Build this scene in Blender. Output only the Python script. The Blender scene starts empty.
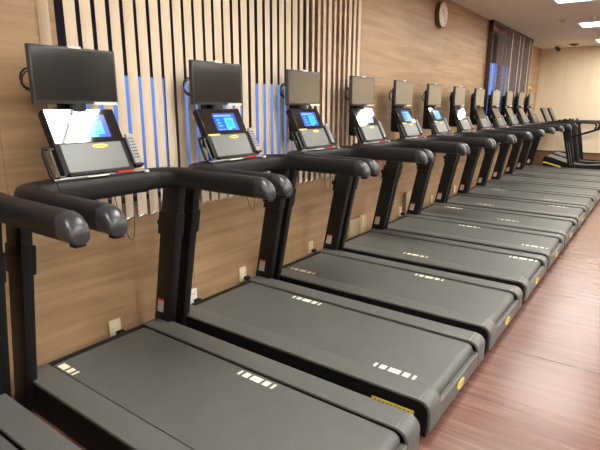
import bpy, bmesh, math, random
from mathutils import Vector, Matrix

random.seed(7)
C = bpy.context.scene.collection
scene = bpy.context.scene

# ------------------------------------------------------------------ camera
CAM = (2.45813, -0.53371, 1.59321)
YAW, PITCH, ROLL, FPX = 0.62935, 0.23964, 0.00397, 487.839
fwd = Vector((-math.sin(YAW) * math.cos(PITCH), math.cos(YAW) * math.cos(PITCH), -math.sin(PITCH)))
rgt = Vector((math.cos(YAW), math.sin(YAW), 0))
up = rgt.cross(fwd)
cr, sr = math.cos(ROLL), math.sin(ROLL)
r2 = cr * rgt + sr * up
u2 = -sr * rgt + cr * up
cam_data = bpy.data.cameras.new('camera')
cam = bpy.data.objects.new('camera', cam_data)
C.objects.link(cam)
cam.matrix_world = Matrix(((r2.x, u2.x, -fwd.x, CAM[0]), (r2.y, u2.y, -fwd.y, CAM[1]),
                           (r2.z, u2.z, -fwd.z, CAM[2]), (0, 0, 0, 1)))
cam_data.sensor_width = 36
cam_data.lens = FPX / 600 * 36
cam_data.clip_start = 0.05
scene.camera = cam

# ------------------------------------------------------------------ world, exposure
LIGHT_STRENGTH = 13.0
LIGHT_COLOR = (1.0, 0.975, 0.92)
world = bpy.data.worlds.new('dusk_sky')
scene.world = world
world.use_nodes = True
wn, wl = world.node_tree.nodes, world.node_tree.links
bg = wn['Background']
tc = wn.new('ShaderNodeTexCoord')
sp = wn.new('ShaderNodeSeparateXYZ')
rp = wn.new('ShaderNodeValToRGB')
wl.new(tc.outputs['Generated'], sp.inputs[0])
mr = wn.new('ShaderNodeMapRange')
mr.inputs[1].default_value = -0.5
mr.inputs[2].default_value = 0.5
wl.new(sp.outputs[2], mr.inputs[0])
wl.new(mr.outputs[0], rp.inputs[0])
e = rp.color_ramp.elements
e[0].position = 0.30; e[0].color = (0.010, 0.02, 0.05, 1)
e[1].position = 0.46; e[1].color = (0.062, 0.13, 0.33, 1)
n_ = e.new(0.56); n_.color = (0.075, 0.165, 0.40, 1)
n_ = e.new(0.8); n_.color = (0.02, 0.035, 0.09, 1)
wl.new(rp.outputs[0], bg.inputs[0])
bg.inputs[1].default_value = 1.0
vs = scene.view_settings
vs.view_transform = 'Standard'
vs.look = 'None'
vs.exposure = 1.34
vs.gamma = 1.0
vs.use_curve_mapping = False
scene.cycles.max_bounces = 8
scene.cycles.sample_clamp_indirect = 4.0

# ------------------------------------------------------------------ materials
def srgb(r, g, b):
    f = lambda c: (c / 255 / 12.92) if c / 255 <= 0.04045 else ((c / 255 + 0.055) / 1.055) ** 2.4
    return (f(r), f(g), f(b), 1)

def mat(name, col, rough=0.5, metal=0.0, spec=0.5, bump=0.0, bscale=200.0, var=0.0, vscale=8.0, coat=0.0, ior=None):
    m = bpy.data.materials.new(name)
    m.use_nodes = True
    nt = m.node_tree
    b = nt.nodes['Principled BSDF']
    b.inputs['Base Color'].default_value = col
    b.inputs['Roughness'].default_value = rough
    b.inputs['Metallic'].default_value = metal
    b.inputs['Specular IOR Level'].default_value = spec
    if ior: b.inputs['IOR'].default_value = ior
    if coat:
        b.inputs['Coat Weight'].default_value = coat
        b.inputs['Coat Roughness'].default_value = 0.05
    t = nt.nodes.new('ShaderNodeTexCoord')
    if var:
        n = nt.nodes.new('ShaderNodeTexNoise'); n.inputs['Scale'].default_value = vscale
        n.inputs['Detail'].default_value = 4
        nt.links.new(t.outputs['Object'], n.inputs['Vector'])
        r = nt.nodes.new('ShaderNodeValToRGB')
        r.color_ramp.elements[0].position = 0.3; r.color_ramp.elements[1].position = 0.7
        r.color_ramp.elements[0].color = tuple(c * (1 - var) for c in col[:3]) + (1,)
        r.color_ramp.elements[1].color = tuple(min(1, c * (1 + var)) for c in col[:3]) + (1,)
        nt.links.new(n.outputs['Fac'], r.inputs['Fac'])
        nt.links.new(r.outputs['Color'], b.inputs['Base Color'])
    if bump:
        n = nt.nodes.new('ShaderNodeTexNoise'); n.inputs['Scale'].default_value = bscale
        nt.links.new(t.outputs['Object'], n.inputs['Vector'])
        bp = nt.nodes.new('ShaderNodeBump'); bp.inputs['Strength'].default_value = bump
        bp.inputs['Distance'].default_value = 0.002
        nt.links.new(n.outputs['Fac'], bp.inputs['Height'])
        nt.links.new(bp.outputs['Normal'], b.inputs['Normal'])
    return m

def emit(name, col, strength):
    m = bpy.data.materials.new(name); m.use_nodes = True
    nt = m.node_tree
    b = nt.nodes['Principled BSDF']
    b.inputs['Base Color'].default_value = (0.02, 0.02, 0.02, 1)
    b.inputs['Roughness'].default_value = 0.15
    b.inputs['Emission Color'].default_value = col
    b.inputs['Emission Strength'].default_value = strength
    return m

def wood(name, cols, scale, rough, seam=None, bump=0.05, spec=0.4, rough_var=0.0):
    """grain stretched by the scale vector; seam = (axis index, period, offset, width, darkness)"""
    m = bpy.data.materials.new(name); m.use_nodes = True
    nt = m.node_tree; L = nt.links.new
    b = nt.nodes['Principled BSDF']
    b.inputs['Roughness'].default_value = rough
    b.inputs['Specular IOR Level'].default_value = spec
    t = nt.nodes.new('ShaderNodeTexCoord')
    mp = nt.nodes.new('ShaderNodeMapping'); mp.inputs['Scale'].default_value = scale
    L(t.outputs['Object'], mp.inputs['Vector'])
    n1 = nt.nodes.new('ShaderNodeTexNoise'); n1.inputs['Scale'].default_value = 1.0
    n1.inputs['Detail'].default_value = 6; n1.inputs['Roughness'].default_value = 0.6
    n1.inputs['Distortion'].default_value = 0.6
    L(mp.outputs[0], n1.inputs['Vector'])
    r = nt.nodes.new('ShaderNodeValToRGB')
    el = r.color_ramp.elements
    el[0].position = 0.3; el[0].color = cols[0]
    el[1].position = 0.7; el[1].color = cols[-1]
    for i, c in enumerate(cols[1:-1]):
        q = el.new(0.3 + 0.4 * (i + 1) / (len(cols) - 1)); q.color = c
    L(n1.outputs['Fac'], r.inputs['Fac'])
    out = r.outputs['Color']
    if seam:
        ax, per, off, wid, dark = seam
        s = nt.nodes.new('ShaderNodeSeparateXYZ'); L(t.outputs['Object'], s.inputs[0])
        a = nt.nodes.new('ShaderNodeMath'); a.operation = 'SUBTRACT'; a.inputs[1].default_value = off - wid / 2
        L(s.outputs[ax], a.inputs[0])
        d = nt.nodes.new('ShaderNodeMath'); d.operation = 'DIVIDE'; d.inputs[1].default_value = per
        L(a.outputs[0], d.inputs[0])
        f = nt.nodes.new('ShaderNodeMath'); f.operation = 'FRACT'; L(d.outputs[0], f.inputs[0])
        c = nt.nodes.new('ShaderNodeMath'); c.operation = 'LESS_THAN'; c.inputs[1].default_value = wid / per
        L(f.outputs[0], c.inputs[0])
        mx = nt.nodes.new('ShaderNodeMixRGB'); mx.inputs[2].default_value = dark
        L(c.outputs[0], mx.inputs[0]); L(out, mx.inputs[1])
        out = mx.outputs[0]
    L(out, b.inputs['Base Color'])
    if rough_var:
        rr = nt.nodes.new('ShaderNodeMapRange')
        rr.inputs[3].default_value = rough - rough_var; rr.inputs[4].default_value = rough + rough_var
        L(n1.outputs['Fac'], rr.inputs[0]); L(rr.outputs[0], b.inputs['Roughness'])
    bp = nt.nodes.new('ShaderNodeBump'); bp.inputs['Strength'].default_value = bump; bp.inputs['Distance'].default_value = 0.004
    L(n1.outputs['Fac'], bp.inputs['Height']); L(bp.outputs[0], b.inputs['Normal'])
    return m

def sheer(name, col, alpha):
    m = bpy.data.materials.new(name); m.use_nodes = True
    b = m.node_tree.nodes['Principled BSDF']
    b.inputs['Base Color'].default_value = col
    b.inputs['Roughness'].default_value = 0.8
    b.inputs['Alpha'].default_value = alpha
    n = m.node_tree.nodes.new('ShaderNodeTexNoise'); n.inputs['Scale'].default_value = 40
    return m

def glass(name, tint, refl=0.06):
    m = bpy.data.materials.new(name); m.use_nodes = True
    nt = m.node_tree; nt.nodes.clear()
    o = nt.nodes.new('ShaderNodeOutputMaterial')
    tr = nt.nodes.new('ShaderNodeBsdfTransparent'); tr.inputs[0].default_value = tint
    gl = nt.nodes.new('ShaderNodeBsdfGlossy'); gl.inputs['Roughness'].default_value = 0.02
    fr = nt.nodes.new('ShaderNodeFresnel'); fr.inputs[0].default_value = 1.45
    mx = nt.nodes.new('ShaderNodeMixShader')
    ge = nt.nodes.new('ShaderNodeNewGeometry')
    om = nt.nodes.new('ShaderNodeMath'); om.operation = 'SUBTRACT'; om.inputs[0].default_value = 1.0
    mu = nt.nodes.new('ShaderNodeMath'); mu.operation = 'MULTIPLY'
    nt.links.new(ge.outputs['Backfacing'], om.inputs[1])
    nt.links.new(fr.outputs[0], mu.inputs[0]); nt.links.new(om.outputs[0], mu.inputs[1])
    nt.links.new(mu.outputs[0], mx.inputs[0]); nt.links.new(tr.outputs[0], mx.inputs[1]); nt.links.new(gl.outputs[0], mx.inputs[2])
    nt.links.new(mx.outputs[0], o.inputs[0])
    return m

M = {}
M['wall_wood'] = wood('wall_wood_laminate', [srgb(150, 119, 88), srgb(168, 137, 103), srgb(184, 153, 119)], (3, 0.9, 13), 0.45, seam=(1, 1.25, 0.62, 0.005, srgb(140, 106, 76)), bump=0.03)
M['dado'] = wood('dado_wood', [srgb(122, 88, 62), srgb(140, 104, 76)], (0.6, 0.6, 9), 0.5)
M['floor'] = wood('floor_red_brown_vinyl', [srgb(92, 62, 54), srgb(108, 75, 66), srgb(126, 92, 83)], (1.4, 22, 1), 0.25, seam=(1, 3.0, 5.73, 0.014, srgb(70, 44, 38)), bump=0.12, spec=0.5, rough_var=0.07)
M['ceiling'] = mat('ceiling_board', srgb(226, 222, 212), 0.9, var=0.02, vscale=3)
M['cream_wall'] = wood('cream_wallpaper', [srgb(226, 208, 178), srgb(232, 216, 188)], (3, 3, 0.4), 0.8, seam=(0, 0.92, 0.2, 0.006, srgb(210, 190, 160)), bump=0.02)
M['room_wall'] = mat('room_plaster', srgb(92, 84, 74), 0.85, var=0.03, vscale=2)
M['slat'] = mat('cream_fabric_slat', srgb(226, 208, 182), 0.8, bump=0.15, bscale=300)
M['slat_sheer'] = sheer('sheer_grey_slat', srgb(112, 100, 96), 0.42)
M['slat_edge'] = mat('pale_slat_edge', srgb(220, 205, 185), 0.7)
M['brown_frame'] = mat('dark_brown_window_frame', srgb(70, 52, 42), 0.45, bump=0.05)
M['reveal'] = mat('window_reveal_paint', srgb(170, 150, 128), 0.8, var=0.03)
M['shade'] = mat('dark_roller_shade', srgb(44, 44, 62), 0.85, bump=0.1, bscale=300)
M['shade_brown'] = mat('brown_roller_shade', srgb(92, 76, 62), 0.85, bump=0.1, bscale=300)
M['glass'] = glass('window_glass', (0.92, 0.95, 1, 1))
M['frame_black'] = mat('black_powder_coat', srgb(16, 16, 17), 0.45, spec=0.35, bump=0.12, bscale=500)
M['body_black'] = mat('black_plastic_shroud', srgb(14, 14, 15), 0.5, spec=0.35, bump=0.08, bscale=300)
M['rail'] = mat('dark_grey_rail', srgb(88, 90, 87), 0.38, bump=0.3, bscale=420, var=0.05, vscale=60)
M['belt'] = mat('rubber_running_belt', srgb(84, 86, 83), 0.44, bump=0.4, bscale=600, var=0.07, vscale=9)
M['pad'] = mat('soft_black_grip', srgb(22, 22, 22), 0.5, spec=0.4, bump=0.2, bscale=500)
M['cap'] = mat('grey_satin_cap', srgb(50, 52, 55), 0.28)
M['trim_silver'] = mat('silver_trim', srgb(150, 150, 150), 0.3, metal=0.6)
M['plate'] = mat('brushed_grey_plate', srgb(104, 107, 104), 0.38, metal=0.1, bump=0.05, bscale=200)
M['screen'] = mat('black_glass_screen', srgb(14, 15, 17), 0.05, spec=0.6, coat=1.0)
M['screen'].node_tree.nodes['Principled BSDF'].inputs['Coat IOR'].default_value = 1.8
M['monitor_screen'] = mat('dark_monitor_glass', srgb(12, 15, 15), 0.12, spec=0.6, coat=1.0)
M['monitor_screen'].node_tree.nodes['Principled BSDF'].inputs['Coat IOR'].default_value = 1.8
M['monitor_screen'].node_tree.nodes['Principled BSDF'].inputs['Coat Roughness'].default_value = 0.12
M['bezel'] = mat('charcoal_bezel', srgb(56, 58, 58), 0.4)
M['white'] = mat('white_sticker', srgb(232, 230, 222), 0.5)
M['label'] = mat('grey_white_label', srgb(176, 172, 166), 0.5)
M['mark'] = mat('white_belt_print', srgb(244, 238, 214), 0.6)
M['red'] = mat('red_key', srgb(206, 52, 42), 0.4)
M['yellow'] = mat('yellow_badge', srgb(232, 214, 96), 0.45)
M['badge_ink'] = mat('badge_dark_print', srgb(150, 128, 40), 0.5)
M['remote'] = mat('remote_grey', srgb(160, 160, 164), 0.4)
M['button'] = mat('remote_button', srgb(66, 68, 74), 0.5)
M['outlet_cream'] = mat('cream_outlet_plastic', srgb(226, 210, 172), 0.4)
M['outlet_white'] = mat('white_outlet_plastic', srgb(236, 234, 228), 0.4)
M['box_beige'] = mat('beige_trunking', srgb(188, 166, 132), 0.5)
M['rubber'] = mat('black_rubber', srgb(16, 16, 16), 0.7)
M['cable'] = mat('black_cable', srgb(18, 18, 18), 0.5)
M['clock_face'] = mat('clock_face', srgb(236, 230, 214), 0.5)
M['clock_rim'] = mat('clock_rim', srgb(84, 60, 38), 0.4)
M['light_frame'] = mat('light_fitting_white', srgb(235, 232, 225), 0.5)
M['diffuser'] = emit('lamp_diffuser', LIGHT_COLOR + (1,), LIGHT_STRENGTH)
M['display_blue'] = emit('display_blue', srgb(30, 70, 165), 1.0)
M['display_cyan'] = emit('display_cyan', srgb(40, 165, 240), 1.0)
M['display_pale'] = emit('display_pale_text', srgb(120, 170, 230), 1.0)
M['display_green'] = emit('display_green', srgb(40, 190, 150), 1.0)
M['exit_yellow'] = mat('sign_yellow', srgb(226, 190, 90), 0.5)
M['sign_dark'] = mat('sign_dark', srgb(60, 45, 30), 0.5)
M['chrome'] = mat('chain_metal', srgb(200, 198, 190), 0.3, metal=0.7)
M['grey_hood'] = mat('grey_machine_hood', srgb(124, 122, 118), 0.45, bump=0.05)

# ------------------------------------------------------------------ mesh helpers
class MB:
    def __init__(s):
        s.bm = bmesh.new(); s.mats = []
    def _mi(s, m):
        if m not in s.mats: s.mats.append(m)
        return s.mats.index(m)
    def _set(s, faces, m):
        i = s._mi(m)
        for f in faces: f.material_index = i
    def box(s, lo, hi, m, bevel=0.0, seg=2, mx=None):
        lo, hi = Vector(lo), Vector(hi)
        r = bmesh.ops.create_cube(s.bm, size=1)
        vs_ = r['verts']
        d, c = hi - lo, (hi + lo) / 2
        for v in vs_: v.co = Vector((v.co.x * d.x + c.x, v.co.y * d.y + c.y, v.co.z * d.z + c.z))
        fs = set(f for v in vs_ for f in v.link_faces)
        s._set(fs, m)
        if bevel:
            es = list(set(e_ for v in vs_ for e_ in v.link_edges))
            rb = bmesh.ops.bevel(s.bm, geom=es, offset=bevel, segments=seg, profile=0.5, affect='EDGES')
            vs_ = list(set(v for f in rb['faces'] for v in f.verts) | set(v for v in vs_ if v.is_valid))
            i = s._mi(m)
            for v in vs_:
                for f in v.link_faces: f.material_index = i
        if mx is not None:
            for v in set(vs_): v.co = mx @ v.co
        return s
    def prism(s, prof, lo, hi, m, axis='y', bevel=0.0):
        """extrude closed (a,b) profile along axis: y -> (a,·,b); x -> (·,a,b); z -> (a,b,·)"""
        def P(a, b, t):
            return {'y': (a, t, b), 'x': (t, a, b), 'z': (a, b, t)}[axis]
        v0 = [s.bm.verts.new(P(a, b, lo)) for a, b in prof]
        v1 = [s.bm.verts.new(P(a, b, hi)) for a, b in prof]
        fs = []
        n = len(prof)
        for i in range(n):
            fs.append(s.bm.faces.new((v0[i], v0[(i + 1) % n], v1[(i + 1) % n], v1[i])))
        c0 = s.bm.faces.new(v0[::-1]); c1 = s.bm.faces.new(v1)
        fs += [c0, c1]
        s._set(fs, m)
        if bevel:
            es = list(c0.edges) + list(c1.edges)
            rb = bmesh.ops.bevel(s.bm, geom=es, offset=bevel, segments=2, profile=0.5, affect='EDGES')
            s._set(rb['faces'], m)
        return s
    def tube(s, pts, rad, m, seg=12, squash=None, cap=True, upv=(0, 0, 1)):
        """tube along pts; rad a number or list; squash = (horizontal, vertical) factors of the section"""
        pts = [Vector(p) for p in pts]
        n = len(pts)
        rads = rad if isinstance(rad, (list, tuple)) else [rad] * n
        sq = squash or (1, 1)
        rings = []
        last = None
        for i, p in enumerate(pts):
            t = (pts[min(i + 1, n - 1)] - pts[max(i - 1, 0)]).normalized()
            u = Vector(upv)
            if abs(t.dot(u)) > 0.95: u = Vector((1, 0, 0)) if last is None else last
            a = t.cross(u).normalized(); b = a.cross(t).normalized(); last = b
            ring = []
            for k in range(seg):
                an = 2 * math.pi * k / seg
                ring.append(s.bm.verts.new(p + rads[i] * (math.cos(an) * a * sq[0] + math.sin(an) * b * sq[1])))
            rings.append(ring)
        fs = []
        for i in range(n - 1):
            for k in range(seg):
                fs.append(s.bm.faces.new((rings[i][k], rings[i][(k + 1) % seg], rings[i + 1][(k + 1) % seg], rings[i + 1][k])))
        if cap:
            fs.append(s.bm.faces.new(rings[0][::-1])); fs.append(s.bm.faces.new(rings[-1]))
        s._set(fs, m)
        return s
    def sweep(s, pts, half, m, ex=0.7, seg=20):
        """rounded-box section swept along pts; half = list of (horizontal, vertical) half sizes"""
        pts = [Vector(p) for p in pts]
        n = len(pts); rings = []
        for i, p in enumerate(pts):
            t = pts[min(i + 1, n - 1)] - pts[max(i - 1, 0)]
            t.z = 0; t.normalize()
            a = Vector((t.y, -t.x, 0))
            ring = []
            for k in range(seg):
                an = 2 * math.pi * (k + 0.5) / seg
                c_, s_ = math.cos(an), math.sin(an)
                ring.append(s.bm.verts.new(p + a * half[i][0] * math.copysign(abs(c_) ** ex, c_) + Vector((0, 0, half[i][1] * math.copysign(abs(s_) ** ex, s_)))))
            rings.append(ring)
        fs = []
        for i in range(n - 1):
            for k in range(seg):
                fs.append(s.bm.faces.new((rings[i][k], rings[i][(k + 1) % seg], rings[i + 1][(k + 1) % seg], rings[i + 1][k])))
        fs.append(s.bm.faces.new(rings[0][::-1])); fs.append(s.bm.faces.new(rings[-1]))
        s._set(fs, m)
        return s
    def disc(s, c, r, depth, m, axis='x', seg=32, sy=1.0):
        """cylinder around an axis starting at c"""
        prof = [(r * math.cos(2 * math.pi * k / seg), sy * r * math.sin(2 * math.pi * k / seg)) for k in range(seg)]
        if axis == 'x': return s.prism([(c[1] + a, c[2] + b) for a, b in prof], c[0], c[0] + depth, m, 'x')
        if axis == 'y': return s.prism([(c[0] + a, c[2] + b) for a, b in prof], c[1], c[1] + depth, m, 'y')
        return s.prism([(c[0] + a, c[1] + b) for a, b in prof], c[2], c[2] + depth, m, 'z')
    def transform(s, mx):
        for v in s.bm.verts: v.co = mx @ v.co
        return s
    def build(s, name, parent=None, smooth=True):
        bmesh.ops.recalc_face_normals(s.bm, faces=s.bm.faces[:])
        me = bpy.data.meshes.new(name)
        s.bm.to_mesh(me); s.bm.free()
        for m in s.mats: me.materials.append(m)
        if smooth:
            for p in me.polygons: p.use_smooth = True
            try: me.set_sharp_from_angle(angle=math.radians(38))
            except Exception: pass
        o = bpy.data.objects.new(name, me)
        C.objects.link(o)
        if parent: o.parent = parent
        return o

def tag(o, label, cat, group=None):
    o['label'] = label; o['category'] = cat
    if group: o['group'] = group
    return o

def thing(name, loc=(0, 0, 0)):
    o = bpy.data.objects.new(name, None)
    o.empty_display_size = 0.1
    C.objects.link(o); o.location = loc
    return o

def copy_tree(o, parent=None):
    c = o.copy(); C.objects.link(c)
    if parent: c.parent = parent
    for ch in [q for q in KIDS.get(o.name, [])]:
        copy_tree(ch, c)
    return c

KIDS = {}
def index_tree(o):
    KIDS[o.name] = list(o.children)
    for ch in o.children: index_tree(ch)

def structure(o):
    o['kind'] = 'structure'
    return o

def arc(cx, cy, r, a0, a1, n):
    return [(cx + r * math.cos(math.radians(a0 + (a1 - a0) * i / n)), cy + r * math.sin(math.radians(a0 + (a1 - a0) * i / n))) for i in range(n + 1)]

# ------------------------------------------------------------------ room shell
WX, H, YN, YF, XR = -0.30, 3.09, -3.6, 14.4, 9.6
structure(MB().box((-1.0, YN - 0.2, -0.1), (XR + 0.2, YF + 0.2, 0), M['floor']).build('floor'))
structure(MB().box((-1.0, YN - 0.2, H), (XR + 0.2, YF + 0.2, H + 0.1), M['ceiling']).build('ceiling'))
W1 = (0.98, 3.55, 0.93, 2.75)      # first window: y0 y1 z0 z1
W2 = (9.12, 12.15, 0.93, 2.95)
w = MB()
TW = 0.26                          # wall thickness
def wall_piece(y0, y1, z0, z1): w.box((WX - TW, y0, z0), (WX, y1, z1), M['wall_wood'])
wall_piece(YN, W1[0], 0, H)
wall_piece(W1[0], W1[1], 0, W1[2]); wall_piece(W1[0], W1[1], W1[3], H)
wall_piece(W1[1], W2[0], 0, H)
wall_piece(W2[0], W2[1], 0, W2[2]); wall_piece(W2[0], W2[1], W2[3], H)
w.box((WX - TW, W2[1], 0), (WX, 12.3, H), M['wall_wood'])
w.box((WX - TW - 0.15, 12.3, 0), (WX - 0.15, YF, H), M['wall_wood'])
structure(w.build('wall_left', smooth=False))
structure(MB().box((-1.0, YF, 0), (XR, YF + 0.15, H), M['cream_wall']).build('wall_far'))
structure(MB().box((XR, YN, 0), (XR + 0.15, YF, H), M['room_wall']).build('wall_right'))
structure(MB().box((-1.0, YN - 0.15, 0), (XR, YN, H), M['cream_wall']).build('wall_near'))
# low wooden dado at the foot of the far wall
d = MB().box((WX - 0.15, YF - 0.02, 0), (XR, YF, 0.415), M['dado'])
d.box((WX - 0.15, YF - 0.032, 0.40), (XR, YF, 0.425), M['brown_frame'])
structure(d.build('trim_1'))

def window(idx, Wd, mull, shade_z, shade_mat):
    y0, y1, z0, z1 = Wd
    root = thing('window_%d' % idx, (WX - 0.2, (y0 + y1) / 2, z0))
    structure(root)
    off = Vector((WX - 0.2, (y0 + y1) / 2, z0))
    def B(b, lo, hi, m, **k): b.box(Vector(lo) - off, Vector(hi) - off, m, **k)
    f = MB(); x0, x1 = WX - 0.22, WX - 0.14
    B(f, (x0, y0, z0), (x1, y0 + 0.05, z1), M['brown_frame']); B(f, (x0, y1 - 0.05, z0), (x1, y1, z1), M['brown_frame'])
    B(f, (x0, y0, z0), (x1, y1, z0 + 0.05), M['brown_frame']); B(f, (x0, y0, z1 - 0.05), (x1, y1, z1), M['brown_frame'])
    for my, wd in mull: B(f, (x0, my - wd / 2, z0), (x1, my + wd / 2, z1), M['brown_frame'])
    f.build('window_frame', root)
    g = MB(); B(g, (WX - 0.185, y0 + 0.045, z0 + 0.045), (WX - 0.18, y1 - 0.045, z1 - 0.045), M['glass'])
    g.build('window_pane', root)
    s = MB()
    B(s, (WX - 0.135, y0 + 0.01, shade_z), (WX - 0.13, y1 - 0.01, z1), shade_mat)
    B(s, (WX - 0.142, y0 + 0.01, shade_z - 0.02), (WX - 0.124, y1 - 0.01, shade_z), shade_mat)
    s.build('roller_shade', root)
    s = MB(); B(s, (WX - 0.14, y0, z0 - 0.0), (WX - 0.0, y1, z0 + 0.012), M['reveal'])
    s.build('window_sill', root)
window(1, W1, [(1.90, 0.07), (2.74, 0.09)], 1.80, M['shade'])
window(2, W2, [(10.6, 0.06)], 2.45, M['shade_brown'])

# ------------------------------------------------------------------ vertical blinds
def vertical_blind(y0, y1, x, z0, z1, pitch, wid, name, label, group=None):
    root = thing(name, (x, y0, z0))
    off = Vector((x, y0, z0))
    hd = MB().box(Vector((x - 0.03, y0 - 0.09, z1)) - off, Vector((x + 0.03, y1 + 0.02, z1 + 0.05)) - off, M['slat_edge'], bevel=0.004)
    hd.build('head_rail', root)
    n = int((y1 - y0) / pitch)
    rnd = random.Random(3)
    for i in range(n + 1):
        yc = y0 + pitch * i
        th = math.radians(4 + rnd.uniform(-5, 5))
        if yc > 2.2: th = math.radians(-4 + rnd.uniform(-5, 5))
        if yc > 3.2: th = math.radians(-12 + rnd.uniform(-7, 7))
        if i == 0:
            th = math.radians(62); yc -= 0.055
        wd = wid * rnd.uniform(0.96, 1.04)
        # gently curved louvre: thin solid strip
        prof = []
        for k in range(7):
            t = (k / 6 - 0.5) * wd
            prof.append((0.006 * (1 - (2 * k / 6 - 1) ** 2), t))
        prof += [(a - 0.0016, t) for a, t in prof[::-1]]
        s = MB().prism([(a * math.cos(th) + t * math.sin(th), -a * math.sin(th) + t * math.cos(th)) for a, t in prof], 0.02, z1 - z0, M['slat'], 'z')
        s.transform(Matrix.Translation((0, yc - y0, 0)))
        s.build('slat', root)
    ch = MB()
    pts = []
    for i in range(n):
        ya, yb = pitch * i, pitch * (i + 1)
        for k in range(5):
            t = k / 5
            pts.append((0.012, ya + (yb - ya) * t, 0.035 - 0.02 * 4 * t * (1 - t)))
    ch.tube(pts, 0.0028, M['chrome'], seg=5)
    ch.build('bottom_chain', root)
    tag(root, label, 'blind', group)
vertical_blind(0.955, 4.27, WX + 0.03, 0.86, 2.9, 0.0945, 0.0655, 'vertical_blind',
               'cream vertical fabric blind with narrow slats over the near window')

def sheer_blind():
    y0, y1, x, z0, z1 = 9.42, 12.2, WX + 0.069, 0.86, 3.0
    root = thing('sheer_blind', (x, y0, z0))
    box = MB()
    box.box((-0.068, -0.47, 0.0), (0.015, -0.44, H - z0 - 0.003), M['brown_frame'])
    box.box((-0.068, -0.47, H - z0 - 0.06), (0.015, y1 - y0 + 0.05, H - z0 - 0.003), M['brown_frame'])
    box.build('curtain_box', root)
    edge = MB().box((-0.002, -0.43, 0.4), (0.010, -0.42, H - z0 - 0.06), M['slat_edge'])
    edge.build('draw_cord', root)
    n = 9
    pw = (y1 - y0) / n
    for i in range(n):
        th = math.radians(-8)
        s = MB().box((-0.001, -pw * 0.52, 0), (0.001, pw * 0.52, H - z0 - 0.06), M['slat_sheer'])
        if i in (2, 4, 5, 7, 8): s.box((-0.002, pw * 0.44, 0), (0.002, pw * 0.53, H - z0 - 0.06), M['slat_edge'])
        s.transform(Matrix.Translation((0, pw * (i + 0.5), 0)) @ Matrix.Rotation(th, 4, 'Z'))
        s.build('sheer_panel', root)
    tag(root, 'grey see-through hanging panel blind in dark frame at the far window', 'blind')
sheer_blind()

# ------------------------------------------------------------------ ceiling lights
def ceiling_light():
    root = thing('ceiling_light')
    lx, ly = 1.2, 0.6
    f = MB()
    t = 0.03
    f.box((-lx / 2, -ly / 2, -0.02), (lx / 2, -ly / 2 + t, 0), M['light_frame']); f.box((-lx / 2, ly / 2 - t, -0.02), (lx / 2, ly / 2, 0), M['light_frame'])
    f.box((-lx / 2, -ly / 2, -0.02), (-lx / 2 + t, ly / 2, 0), M['light_frame']); f.box((lx / 2 - t, -ly / 2, -0.02), (lx / 2, ly / 2, 0), M['light_frame'])
    f.box((-lx / 2, -0.02, -0.022), (lx / 2, 0.02, -0.001), M['light_frame'])
    f.box((-0.02, -ly / 2, -0.022), (0.02, ly / 2, -0.001), M['light_frame'])
    f.build('lamp_frame', root)
    MB().box((-lx / 2 + 0.02, -ly / 2 + 0.02, -0.012), (lx / 2 - 0.02, ly / 2 - 0.02, -0.004), M['diffuser']).build('lamp_diffuser', root)
    return root
LY = [13.18, 10.43, 7.68, 4.88, 1.95, -0.75]
ORD = ['farthest', 'second farthest', 'third farthest', 'fourth farthest', 'fifth farthest', 'nearest']
base = ceiling_light(); index_tree(base)
first = True
for rx, rname in ((1.53, 'row nearest the treadmills'), (3.55, 'second row from the treadmills'), (5.4, 'added unseen third row from the treadmills'), (7.2, 'added unseen fourth row from the treadmills'), (8.75, 'added unseen row along the opposite wall')):  # rows past the second are out of view, added to light the room evenly
    for i, y in enumerate(LY):
        o = base if first else copy_tree(base)
        first = False
        o.location = (rx, y, H)
        tag(o, 'bright rectangular ceiling light, %s in the %s' % (ORD[i], rname), 'ceiling light', 'recessed ceiling lights')

# small ceiling fittings
for (x, y, r, h, lab) in ((0.76, 9.7, 0.075, 0.025, 'small white round ceiling fitting nearest the wall'),
                          (1.21, 9.65, 0.06, 0.04, 'small white round ceiling fitting just before the bright ceiling light')):
    s = MB().disc((0, 0, -h), r, h, M['light_frame'], 'z', 24)
    s.disc((0, 0, -h - 0.012), r * 0.55, 0.014, M['trim_silver'], 'z', 20)
    o = s.build('smoke_detector'); o.location = (x, y, H)
    tag(o, lab, 'smoke detector', 'round ceiling fittings')
s = thing('security_camera', (0.02, 13.75, H))
MB().disc((0, 0, -0.03), 0.10, 0.03, M['light_frame'], 'z', 24).build('mount_plate', s)
MB().tube([(0, 0, -0.03), (0, 0, -0.06)], 0.03, M['light_frame']).build('stem', s)
b = MB(); b.tube([(0.0, 0.0, -0.05), (0.07, -0.14, -0.11)], 0.05, M['bezel'], seg=16); b.build('camera_body', s)
tag(s, 'small dark camera fitting on the ceiling at the far wall corner', 'camera')
s = MB().disc((0, 0, -0.03), 0.11, 0.03, M['trim_silver'], 'z', 24)
s.disc((0, 0, -0.045), 0.06, 0.016, M['bezel'], 'z', 20)
o = s.build('ceiling_speaker'); o.location = (0.42, 13.6, H)
tag(o, 'small grey round ceiling disc beside the corner camera fitting', 'speaker')

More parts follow.
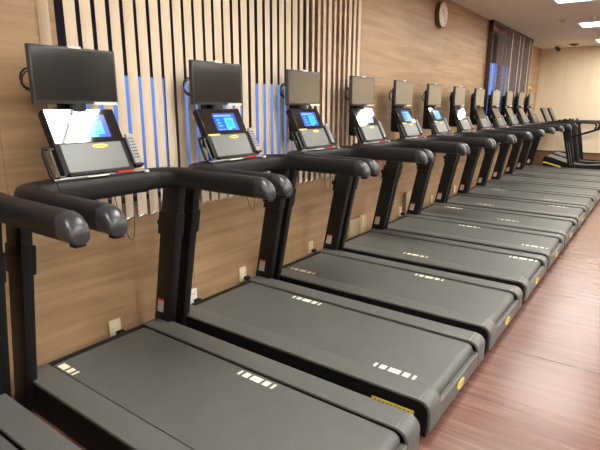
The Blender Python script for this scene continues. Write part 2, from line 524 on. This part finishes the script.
# ------------------------------------------------------------------ wall clock
ck = thing('wall_clock', (WX, 6.56, 2.84))
r = MB().disc((0, 0, 0), 0.175, 0.06, M['clock_rim'], 'x', 40); r.build('rim', ck)
f = MB().disc((0.06, 0, 0), 0.16, 0.004, M['clock_face'], 'x', 40)
for k in range(12):
    a = k * math.pi / 6
    m_ = Matrix.Translation((0.065, 0.14 * math.sin(a), 0.14 * math.cos(a))) @ Matrix.Rotation(-a, 4, 'X')
    f.box((-0.001, -0.004, -0.012), (0.001, 0.004, 0.012), M['bezel'], mx=m_)
f.build('dial', ck)
for L_, a, wd in ((0.08, -0.6, 0.006), (0.12, 2.6, 0.004)):
    MB().box((0.066, -wd, -0.01), (0.068, wd, L_), M['bezel'], mx=Matrix.Rotation(-a, 4, 'X')).build('clock_hand', ck)
tag(ck, 'round white wall clock with a brown rim, high on the wood wall', 'clock')

# ------------------------------------------------------------------ wall outlets
def outlet(y, z, m, lab, sx=0.075, sz=0.125, plug=True, depth=0.02):
    root = thing('wall_outlet', (WX, y, z))
    p = MB().box((0, -sx / 2, -sz / 2), (depth, sx / 2, sz / 2), m, bevel=0.004); p.build('outlet_plate', root)
    for dz in (-0.025, 0.025):
        q = MB()
        q.box((depth - 0.001, -0.02, dz - 0.014), (depth + 0.002, 0.02, dz + 0.014), M['outlet_white'], bevel=0.0008, seg=1)
        for dy in (-0.007, 0.007): q.box((depth + 0.0015, dy - 0.001, dz - 0.006), (depth + 0.003, dy + 0.001, dz + 0.006), M['rubber'])
        q.build('socket', root)
    if plug:
        g = MB().box((depth, 0.0, -0.05), (depth + 0.045, 0.045, -0.018), M['rubber'], bevel=0.006)
        g.tube([(depth + 0.04, 0.02, -0.034), (depth + 0.055, 0.03, -0.05), (depth + 0.06, 0.04, -0.09), (depth + 0.05, 0.05, -z + 0.012)], 0.006, M['cable'], seg=6)
        g.build('power_plug', root)
    tag(root, lab, 'outlet', 'power outlets along the wall')
outlet(1.155, 0.155, M['outlet_cream'], 'cream wall outlet with black plug behind the first full treadmill', 0.085)
outlet(1.835, 0.155, M['outlet_white'], 'white wall outlet with black plug beside the first pair of uprights')
outlet(2.40, 0.18, M['outlet_cream'], 'cream wall outlet at the front corner of the second full treadmill', 0.085)
outlet(3.42, 0.18, M['outlet_cream'], 'cream wall outlet at the front corner of the third full treadmill', 0.08)
outlet(5.57, 0.19, M['outlet_cream'], 'small cream wall outlet below the beige wall box between fifth and sixth machines')
outlet(6.7, 0.19, M['outlet_cream'], 'small cream wall outlet glimpsed between the uprights of the sixth and seventh machines', plug=False)
outlet(7.75, 0.21, M['outlet_cream'], 'small cream wall outlet glimpsed between the uprights of the seventh and eighth machines', plug=False)
for (y, z, sy, sz, lab) in ((4.33, 0.20, 0.36, 0.27, 'wide beige wall box with a paler end behind the fourth full treadmill'),
                            (5.80, 0.31, 0.26, 0.26, 'beige wall box higher on the wall behind the fifth full treadmill')):
    root = thing('junction_box', (WX, y, z))
    MB().box((0, -sy / 2, -sz / 2), (0.05, sy / 2, sz / 2), M['box_beige'], bevel=0.006).build('box_body', root)
    if sy > 0.3:
        MB().box((0.045, sy / 2 - 0.13, -sz / 2 + 0.02), (0.075, sy / 2 - 0.01, sz / 2 + 0.02), M['outlet_cream'], bevel=0.005).build('end_cover', root)
    MB().box((0.049, -sy / 2 + 0.02, -sz / 2 + 0.02), (0.053, sy / 2 - (0.14 if sy > 0.3 else 0.02), sz / 2 - 0.02), M['box_beige'], bevel=0.001, seg=1).build('cover_plate', root)
    tag(root, lab, 'wall box', 'beige wall boxes')

# wall sign near the far corner
sg = thing('wall_sign', (WX - 0.15, 13.35, 1.97))
MB().box((0, -0.28, -0.10), (0.02, 0.28, 0.12), M['exit_yellow'], bevel=0.003).build('sign_board', sg)
for y in (-0.16, 0.0, 0.15): MB().box((0.02, y - 0.05, -0.04), (0.022, y + 0.05, 0.07), M['sign_dark']).build('sign_print', sg)
tag(sg, 'small yellow wall sign with dark print near the far corner', 'sign')

# ------------------------------------------------------------------ treadmill
P0 = Vector((0.085, 0, 1.248)); P1 = Vector((-0.083, 0, 1.575))
uu = (P1 - P0).normalized(); nn = Vector((uu.z, 0, -uu.x))
PM = Matrix(((uu.x, 0, nn.x, P0.x), (0, 1, 0, 0), (uu.z, 0, nn.z, P0.z), (0, 0, 0, 1)))   # (slope, lateral, out)
SL = (P1 - P0).length
HALF = 0.4545

def rail_profile(bot, top, x0, x1, r, th=0.012):
    o_ = [(x0, top - 0.03), (x0, top - 0.012), (x0 + 0.012, top)] + arc(x1 - r, top - r, r, 90, 0, 8) + [(x1, bot)]
    i_ = [(x1 - th - 0.006, bot)] + arc(x1 - r, top - r, r - th, 0, 90, 8) + [(x0 + 0.016, top - th), (x0 + th, top - 0.03)]
    return o_ + i_

def make_treadmill():
    root = thing('treadmill')
    # body
    b = MB()
    b.box((-0.115, -HALF + 0.012, 0.03), (1.70, HALF - 0.012, 0.150), M['body_black'])
    for y in (-1, 1):
        b.prism([(-0.12, 0.008), (-0.12, 0.188), (1.68, 0.188), (1.71, 0.178), (1.728, 0.15), (1.73, 0.008)], y * (HALF - 0.014), y * (HALF - 0.001), M['body_black'])
    b.box((-0.13, -HALF + 0.012, 0.03), (-0.10, HALF - 0.012, 0.192), M['body_black'], bevel=0.006)
    b.build('deck_body', root)
    # belt
    prof = [(-0.098, 0.155), (-0.098, 0.176), (-0.085, 0.188)] + arc(1.674, 0.143, 0.045, 90, -10, 8) + [(1.66, 0.137)]
    bt = MB().prism(prof, -0.302, 0.302, M['belt'])
    bt = bt.build('running_belt', root)
    # rails
    for y in (-1, 1):
        ya, yb = sorted((y * 0.317, y * HALF))
        rl = MB().prism(rail_profile(0.04, 0.2, -0.13, 1.75, 0.06), ya, yb, M['rail'], bevel=0.004)
        rl = rl.build('side_rail', root)
        MB().box((1.684, ya + 0.004, 0.1994), (1.690, yb - 0.004, 0.2006), M['trim_silver']).build('rail_highlight', rl)  # thin silver strip paints the crease highlight near the rail's rear end
    # rear cover below the belt
    rc = MB().prism([(1.70, 0.04), (1.70, 0.126), (1.727, 0.136), (1.742, 0.136), (1.748, 0.13), (1.748, 0.04)], -0.318, 0.318, M['rail'])
    rc = rc.build('rear_cover', root)
    bd = MB().disc((1.7475, 0.005, 0.085), 0.058, 0.003, M['yellow'], 'x', 28, sy=0.48)
    bd.box((1.7503, -0.03, 0.081), (1.751, 0.04, 0.089), M['badge_ink'])
    bd = bd.build('rear_badge', rc); bd['label'] = 'yellow oval badge'
    for x in (0.02, 1.55):
        for y in (-0.36, 0.36):
            MB().disc((x, y, 0), 0.035, 0.05, M['rubber'], 'z', 16).build('foot', root)
    # uprights
    def px(z): return -0.055 + 0.19 * (z - 0.2)
    for y in (-1, 1):
        ya, yb = sorted((y * 0.428, y * 0.486))
        prof = [(px(0.03) - 0.09, 0.03), (px(1.16) - 0.09, 1.16), (px(1.16) + 0.062, 1.16), (px(0.03) + 0.062, 0.03)]
        u = MB().prism(prof, ya, yb, M['frame_black'], bevel=0.01).build('upright', root)
        c = MB()
        zc0, zc1 = 0.80, 0.95
        c.prism([(px(zc0) - 0.10, zc0), (px(zc1) - 0.10, zc1), (px(zc1) + 0.068, zc1), (px(zc0) + 0.066, zc0)], ya - (0.01 if y > 0 else 0.003), yb + (0.003 if y > 0 else 0.01), M['body_black'], bevel=0.006)
        c.build('collar', u)
        k = MB().tube([(px(0.87) - 0.09, y * 0.455, 0.87), (px(0.87) - 0.125, y * 0.455, 0.87)], [0.016, 0.024], M['body_black'], seg=12)
        k.tube([(px(0.87) - 0.122, y * 0.455, 0.87), (px(0.87) - 0.132, y * 0.455, 0.87)], 0.014, M['cap'], seg=12)
        k.build('knob', u)
        if y > 0:
            lb = MB().prism([(px(0.255) - 0.062, 0.255), (px(0.345) - 0.062, 0.345), (px(0.345) - 0.005, 0.345), (px(0.255) - 0.005, 0.255)], ya - 0.0015, ya + 0.002, M['label'])
            lb.prism([(px(0.338) - 0.062, 0.336), (px(0.35) - 0.062, 0.35), (px(0.35) - 0.005, 0.35), (px(0.338) - 0.005, 0.336)], ya - 0.0022, ya + 0.002, M['red'])
            for zz in (0.30, 0.315): lb.box((px(zz) - 0.055, ya - 0.0024, zz), (px(zz) - 0.02, ya - 0.001, zz + 0.004), M['trim_silver'])
            lb = lb.build('warning_label', u); lb['label'] = 'pale label with a red top band'
    # cross bar
    cb = MB()
    cb.sweep([(0.045, -0.262, 1.168), (0.045, 0, 1.168), (0.045, 0.262, 1.168)], [(0.078, 0.066)] * 3, M['pad'], ex=0.62, seg=24)
    cb = cb.build('console_bar', root)
    t = MB().tube([(0.085, -0.262, 1.229), (0.092, -0.2, 1.234), (0.092, 0.2, 1.234), (0.085, 0.262, 1.229)], 0.008, M['trim_silver'], seg=8)  # silver trim doubles as the painted highlight along the bar's top edge
    t.build('bar_highlight_trim', cb)
    kk = MB().box((0.075, 0.075, 1.234), (0.107, 0.185, 1.251), M['red'], bevel=0.005).build('safety_key', cb); kk['label'] = 'red safety key on the bar'
    st = MB().box((0.108, 0.245, 1.222), (0.124, 0.268, 1.236), M['white'], bevel=0.001, seg=1)
    st.box((0.106, -0.10, 1.231), (0.118, 0.02, 1.2375), M['white'], bevel=0.001, seg=1)
    st.build('bar_sticker', cb)
    pts = []
    for k in range(15):
        a = k / 14
        pts.append((0.11 - 0.03 * a, 0.16 - 0.10 * a + 0.03 * math.sin(a * math.pi), 1.12 - 0.28 * math.sin(math.pi * a) ** 0.8))
    MB().tube(pts, 0.0022, M['cable'], seg=5).build('safety_cord', cb)
    # handrails
    for y in (-1, 1):
        p = [(0.045, y * 0.255, 1.168)]; hs = [(0.076, 0.064)]
        R_ = 0.187
        for i in range(1, 11):
            a = math.radians(9 * i)
            p.append((0.045 + R_ - R_ * math.cos(a), y * (0.258 + R_ * math.sin(a)), 1.168 + 0.0012 * i))
            hs.append((0.076 - 0.0028 * i, 0.064 - 0.0006 * i))
        AY = 0.445
        XE, ZT, ZB, RC = 0.885, 1.232, 1.120, 0.088
        for xx in (0.32, 0.42, 0.6, 0.74, XE - RC + 0.012):
            f_ = min(1, (xx - 0.215) / 0.2)
            p.append((xx, y * AY, 1.180 - 0.004 * f_)); hs.append((0.045, 0.058 - 0.002 * f_))
        hr = MB().sweep(p, hs, M['pad'], ex=0.72).build('handrail', root)
        q, hq = [], []
        for i in range(13):
            a = math.radians(88 * i / 12)
            xx = XE - RC + RC * math.sin(a); zt = ZT - RC + RC * math.cos(a)
            w_ = 0.0455 * (1 - 0.55 * (i / 12) ** 4)
            q.append((xx, y * AY, (zt + ZB) / 2)); hq.append((w_, (zt - ZB) / 2))
        ec = MB().sweep(q, hq, M['cap'], ex=0.72).build('end_cap', hr)
        ec['label'] = 'grey satin end cap'
        sh = MB().box((0.835, y * 0.445 - 0.022, 1.108), (0.878, y * 0.445 + 0.022, 1.124), M['rubber'], bevel=0.006).build('sensor_plug', hr)
    # console
    co = MB()
    co.box((-0.005, -0.205, -0.055), (SL, 0.205, -0.001), M['body_black'], bevel=0.012, mx=PM)
    co.prism([(-0.02, 1.20), (-0.04, 1.30), (-0.02, 1.36), (0.06, 1.25), (0.07, 1.20)], -0.16, 0.16, M['body_black'])
    co = co.build('console', root)
    MB().box((0.172, -0.197, -0.002), (SL - 0.006, 0.197, 0.002), M['screen'], bevel=0.001, seg=1, mx=PM).build('console_screen', co)
    pl = MB().box((0.004, -0.178, -0.002), (0.168, 0.172, 0.0035), M['plate'], bevel=0.002, seg=1, mx=PM).build('console_plate', co)
    tr = MB().box((-0.012, -0.19, -0.002), (0.008, 0.18, 0.022), M['body_black'], bevel=0.004, mx=PM).build('console_ledge', co)
    ds = MB()
    ds.box((0.197, -0.088, 0.0015), (0.327, 0.128, 0.0026), M['display_blue'], mx=PM)
    ds.box((0.215, 0.010, 0.002), (0.292, 0.098, 0.0030), M['display_cyan'], mx=PM)
    ds.box((0.201, 0.012, 0.002), (0.214, 0.055, 0.0031), M['display_green'], mx=PM)
    for k in range(3): ds.box((0.228 + 0.022 * k, -0.066, 0.002), (0.238 + 0.022 * k, -0.022 - 0.008 * k, 0.0030), M['display_cyan'], mx=PM)
    ds.box((0.303, -0.078, 0.002), (0.312, 0.09, 0.0030), M['display_pale'], mx=PM)
    for k in range(4): ds.box((0.228 + 0.014 * k, 0.030, 0.003), (0.233 + 0.014 * k, 0.080 - 0.01 * (k % 2), 0.0034), M['display_blue'], mx=PM)
    for k in range(5): ds.box((0.202, -0.07 + 0.014 * k, 0.002), (0.209, -0.062 + 0.014 * k, 0.003), M['display_pale'], mx=PM)
    ds.build('display', co)
    lg = MB()
    ov = [(0.146 + 0.0115 * math.sin(2 * math.pi * k / 28), 0.04 + 0.046 * math.cos(2 * math.pi * k / 28)) for k in range(28)]
    lg.prism(ov, 0.003, 0.0048, M['yellow'], 'z')
    for k in range(7): lg.box((0.142, 0.008 + 0.0095 * k, 0.0045), (0.150, 0.0135 + 0.0095 * k, 0.0052), M['badge_ink'])
    lg.transform(PM); lg = lg.build('logo_badge', pl); lg['label'] = 'yellow oval badge'
    br = MB().tube([PM @ Vector(p) for p in ((0.0, -0.2, -0.03), (0.0, -0.245, -0.04), (0.02, -0.252, -0.04), (0.13, -0.252, -0.04), (0.165, -0.245, -0.04), (0.17, -0.2, -0.04))], 0.010, M['frame_black'], seg=8)
    br.tube([PM @ Vector(p) for p in ((0.0, -0.2, -0.01), (0.0, -0.226, -0.01), (0.02, -0.232, -0.01), (0.12, -0.232, -0.01), (0.15, -0.226, -0.012), (0.155, -0.2, -0.02))], 0.006, M['rail'], seg=8)
    br.build('side_bracket', co)
    rh = MB().box((0.022, 0.205, -0.03), (0.19, 0.262, -0.004), M['body_black'], bevel=0.004, mx=PM)
    rh.box((0.010, 0.205, -0.03), (0.024, 0.262, 0.016), M['body_black'], bevel=0.003, mx=PM)
    rh.build('remote_holder', co)
    # monitor
    x0, x1, z0, z1, hw = -0.105, -0.072, 1.598, 1.883, 0.236
    mo = MB().box((x0, -hw, z0), (x1, hw, z1), M['bezel'], bevel=0.004)
    mo.box((x0 - 0.03, -0.17, z0 + 0.03), (x0 + 0.004, 0.17, z1 - 0.05), M['body_black'], bevel=0.008)
    mo = mo.build('monitor', root)
    MB().box((x1 - 0.002, -hw + 0.011, z0 + 0.018), (x1 + 0.0012, hw - 0.011, z1 - 0.012), M['monitor_screen']).build('monitor_screen', mo)
    sn = MB().box((x1 - 0.012, -0.035, z1 - 0.006), (x1 + 0.006, 0.035, z1 + 0.007), M['white'], bevel=0.002).build('monitor_sensor', mo); sn['label'] = 'white tab on the top edge'
    ml = MB().box((x1 - 0.001, 0.085, z0 - 0.004), (x1 + 0.003, hw - 0.008, z0 + 0.011), M['white'], bevel=0.001, seg=1).build('monitor_label', mo); ml['label'] = 'white strip on the lower right bezel'
    MB().tube([(-0.09, 0.0, 1.56), (-0.095, 0.0, 1.61)], 0.03, M['body_black'], seg=12, squash=(1.6, 0.8), upv=(1, 0, 0)).build('monitor_neck', mo)
    cc = MB().box((-0.205, -0.055, 1.30), (-0.145, 0.055, 1.80), M['body_black'], bevel=0.006)
    cc.box((-0.148, -0.05, 1.62), (-0.13, 0.05, 1.78), M['body_black'])
    cc.box((-0.20, -0.04, 1.29), (-0.02, 0.04, 1.40), M['body_black'], bevel=0.006)
    cc.build('monitor_column', mo)
    pts = [(-0.13, -0.16, 1.745), (-0.135, -0.21, 1.772), (-0.135, -0.236, 1.765), (-0.135, -0.254, 1.745), (-0.135, -0.26, 1.72), (-0.135, -0.256, 1.695), (-0.135, -0.24, 1.678), (-0.135, -0.21, 1.668), (-0.13, -0.17, 1.672)]
    cbm = MB().tube(pts, 0.0055, M['cable'], seg=7)
    cbm.tube([(p[0] - 0.012, p[1] + 0.012, p[2] - 0.012) for p in pts], 0.004, M['cable'], seg=6)
    cbm.build('monitor_cable', mo)
    return root

def belt_mark(parent, x, y, skip=0):
    m_ = MB()
    xx = -0.118
    for i, (wd, gp) in enumerate(((0.016, 0.02), (0.036, 0.018), (0.066, 0.018), (0.036, 0.02), (0.016, 0))):
        if i >= skip: m_.box((x + xx, y - 0.021, 0.1875), (x + xx + wd, y + 0.021, 0.1887), M['mark'])
        xx += wd + gp
    o = m_.build('belt_print', parent)
    o['label'] = 'white bar print on the belt'

DY = [-0.105, -0.061, -0.025, 0.004, 0.038, 0.030, 0.018, 0.034, 0.034, 0.020, 0.006, -0.008, -0.015]
WORDS = ['nearest', 'second', 'third', 'fourth', 'fifth', 'sixth', 'seventh', 'eighth', 'ninth', 'tenth', 'eleventh', 'twelfth', 'thirteenth']
tm = make_treadmill(); index_tree(tm)
runs = []
for k in range(13):
    o = tm if k == 0 else copy_tree(tm)
    o.location = (0, k + DY[k], 0)
    runs.append(o)
    if k == 0: lab = 'nearest black treadmill, cut by the frame to a handrail, an upright and deck corner'
    elif k == 1: lab = 'first full black treadmill from the camera, second in the row, bright glare on its console'
    elif k == 12: lab = 'last black treadmill with a monitor, at the far end of the row'
    else: lab = '%s black treadmill in the row counted from the near end' % WORDS[k]
    tag(o, lab, 'treadmill', 'treadmills in a row along the wall')

# belt prints: each belt has stopped somewhere else
MK = {0: [(0.30, -0.26)], 1: [(0.91, 0.262), (-0.03, -0.272, 2)], 2: [(1.46, -0.262), (0.50, 0.262)], 3: [(0.085, -0.24), (1.04, 0.262)],
      4: [(0.69, -0.24), (1.56, 0.262)], 5: [(1.56, -0.21), (0.74, 0.262)], 6: [(1.03, -0.10), (0.2, 0.262)], 7: [(0.5, -0.24), (1.4, 0.262)],
      8: [(1.2, -0.24), (0.3, 0.262)], 9: [], 10: [], 11: [], 12: []}
def kid(o, name):
    for ch in o.children:
        if ch.name.split('.')[0] == name: return ch
for k, o in enumerate(runs):
    for a in MK[k]: belt_mark(kid(o, 'running_belt'), *a)
    if k >= 8:
        dsp = kid(kid(o, 'console'), 'display'); bpy.data.objects.remove(dsp)
    if 2 <= k <= 6:
        s = MB().box((0.163, -0.192, 0.002), (0.175, -0.085, 0.0045), M['yellow'], mx=PM).build('console_sticker', kid(o, 'console')); s['label'] = 'yellow strip under the screen'
# yellow caution strip low on the near side of the second full machine
s = MB().box((1.43, -HALF - 0.0006, 0.070), (1.665, -HALF + 0.0012, 0.127), M['yellow'])
for k in range(9): s.box((1.445 + 0.023 * k, -HALF - 0.001, 0.098), (1.457 + 0.023 * k, -HALF + 0.001, 0.116), M['badge_ink'])
s = s.build('caution_sticker', kid(runs[2], 'deck_body')); s['label'] = 'yellow caution strip on the side of the deck'

# remotes resting in the holders
def make_remote():
    root = thing('remote_control')
    MB().box((0.026, 0.2115, -0.004), (0.205, 0.2555, 0.014), M['remote'], bevel=0.004, mx=PM).build('remote_body', root)
    bt = MB()
    for r_ in range(7):
        for c_ in range(3):
            u0 = 0.055 + 0.019 * r_; v0 = 0.2165 + 0.0125 * c_
            bt.box((u0, v0, 0.0135), (u0 + 0.010, v0 + 0.009, 0.0155), M['button'], mx=PM)
    bt.build('remote_buttons', root)
    return root
rm = make_remote(); index_tree(rm)
for k in range(1, 13):
    o = rm if k == 1 else copy_tree(rm)
    o.location = (0, k + DY[k], 0)
    if k == 1: lab = 'grey remote control in the holder beside the console with the big glare'
    elif k == 12: lab = 'grey remote control in the console holder of the last monitor treadmill'
    else: lab = 'grey remote control in the console holder of the %s treadmill from the near end' % WORDS[k]
    tag(o, lab, 'remote control', 'remotes in the console holders')

# ------------------------------------------------------------------ two curved treadmills at the far end
def curved():
    root = thing('curved_treadmill')
    HW = 0.33
    top = [(0.17, 0.30), (0.20, 0.40), (0.26, 0.43), (0.40, 0.39), (0.60, 0.32), (0.85, 0.26), (1.10, 0.24), (1.35, 0.27), (1.60, 0.33), (1.72, 0.34), (1.77, 0.28)]
    for y in (-1, 1):
        prof = top + [(1.75, 0.10), (1.5, 0.06), (0.5, 0.06), (0.22, 0.14)]
        sh = MB().prism(prof, y * HW, y * (HW - 0.055), M['body_black'], bevel=0.01).build('side_shroud', root)
        ys = y * (HW + 0.001)
        ln = MB()
        st = [(0.20, 0.29), (0.32, 0.27), (0.60, 0.20), (0.60, 0.165), (0.31, 0.235), (0.20, 0.255)]
        ln.prism(st, ys - 0.002, ys + 0.002, M['yellow'])
        ln.build('side_stripe', sh)['label'] = 'pale yellow stripe on the shroud'
    belt = [(a, b_ - 0.015) for a, b_ in top[2:-1]]
    MB().prism(belt + [(a, b_ - 0.04) for a, b_ in belt[::-1]], -HW + 0.056, HW - 0.056, M['belt']).build('curved_belt', root)
    MB().prism([(0.17, 0.28), (0.20, 0.39), (0.27, 0.425), (0.45, 0.375), (0.72, 0.295), (0.72, 0.27), (0.27, 0.36)], -HW + 0.002, HW - 0.002, M['grey_hood']).build('front_hood', root)
    for y in (-0.25, 0.25):
        for x in (0.55, 1.5): MB().disc((x, y, 0), 0.035, 0.065, M['rubber'], 'z', 14).build('foot', root)
    for y in (-1, 1):
        y0_, y1_ = y * (HW + 0.003), y * (HW + 0.053)
        u = MB().prism([(0.77, 0.15), (0.54, 1.08), (0.56, 1.12), (0.70, 1.12), (0.73, 1.08), (0.91, 0.15)], y0_, y1_, M['frame_black'], bevel=0.008).build('upright', root)
        ln = MB()
        for dx in (0.0, 0.045): ln.prism([(0.80 + dx, 0.24), (0.66 + dx, 0.80), (0.667 + dx, 0.80), (0.812 + dx, 0.24)], y1_ - 0.001 * y, y1_ + 0.002 * y, M['trim_silver'])
        ln.build('upright_groove', u)
        yc = y * (HW + 0.028)
        p = [(0.16, yc, 1.225), (0.3, yc, 1.235), (0.9, yc, 1.24), (1.16, yc, 1.235)]
        p += [(1.16 + 0.07 * math.sin(a), yc, 1.165 + 0.07 * math.cos(a)) for a in [math.radians(15 * i) for i in range(1, 8)]]
        p += [(1.19, yc, 1.06), (0.80, yc, 0.92), (0.72, yc, 0.90)]
        MB().tube(p, 0.023, M['frame_black'], seg=10).build('handle_tube', root)
        for xx in (0.45, 0.62): MB().tube([(xx, yc, 1.24), (xx, yc, 1.30)], [0.02, 0.026], M['rubber'], seg=10).build('control_knob', root)
        MB().box((0.54, yc - 0.02, 1.10), (0.72, yc + 0.02, 1.235), M['frame_black'], bevel=0.005).build('handle_block', root)
    MB().box((0.14, -HW, 1.17), (0.30, HW, 1.235), M['frame_black'], bevel=0.012).build('cross_bar', root)
    co = MB().box((-0.02, -0.20, -0.045), (SL + 0.02, 0.20, 0), M['body_black'], bevel=0.01)
    co.transform(Matrix.Translation((0.09, 0, -0.02)) @ PM); co = co.build('console', root)
    c = MB().box((0.02, -0.178, -0.001), (SL, 0.178, 0.003), M['plate']); c.transform(Matrix.Translation((0.09, 0, -0.02)) @ PM)
    c.build('console_plate', co)
    return root
cv = curved(); index_tree(cv)
cv.location = (0, 13.05, 0)
tag(cv, 'black curved treadmill with yellow stripe and long handle tube, nearer of the two', 'treadmill', 'curved treadmills at the far end')
c2 = copy_tree(cv); c2.location = (0, 13.98 - 0.02, 0)
tag(c2, 'black curved treadmill without a monitor, the farther one, against the cream wall', 'treadmill', 'curved treadmills at the far end')
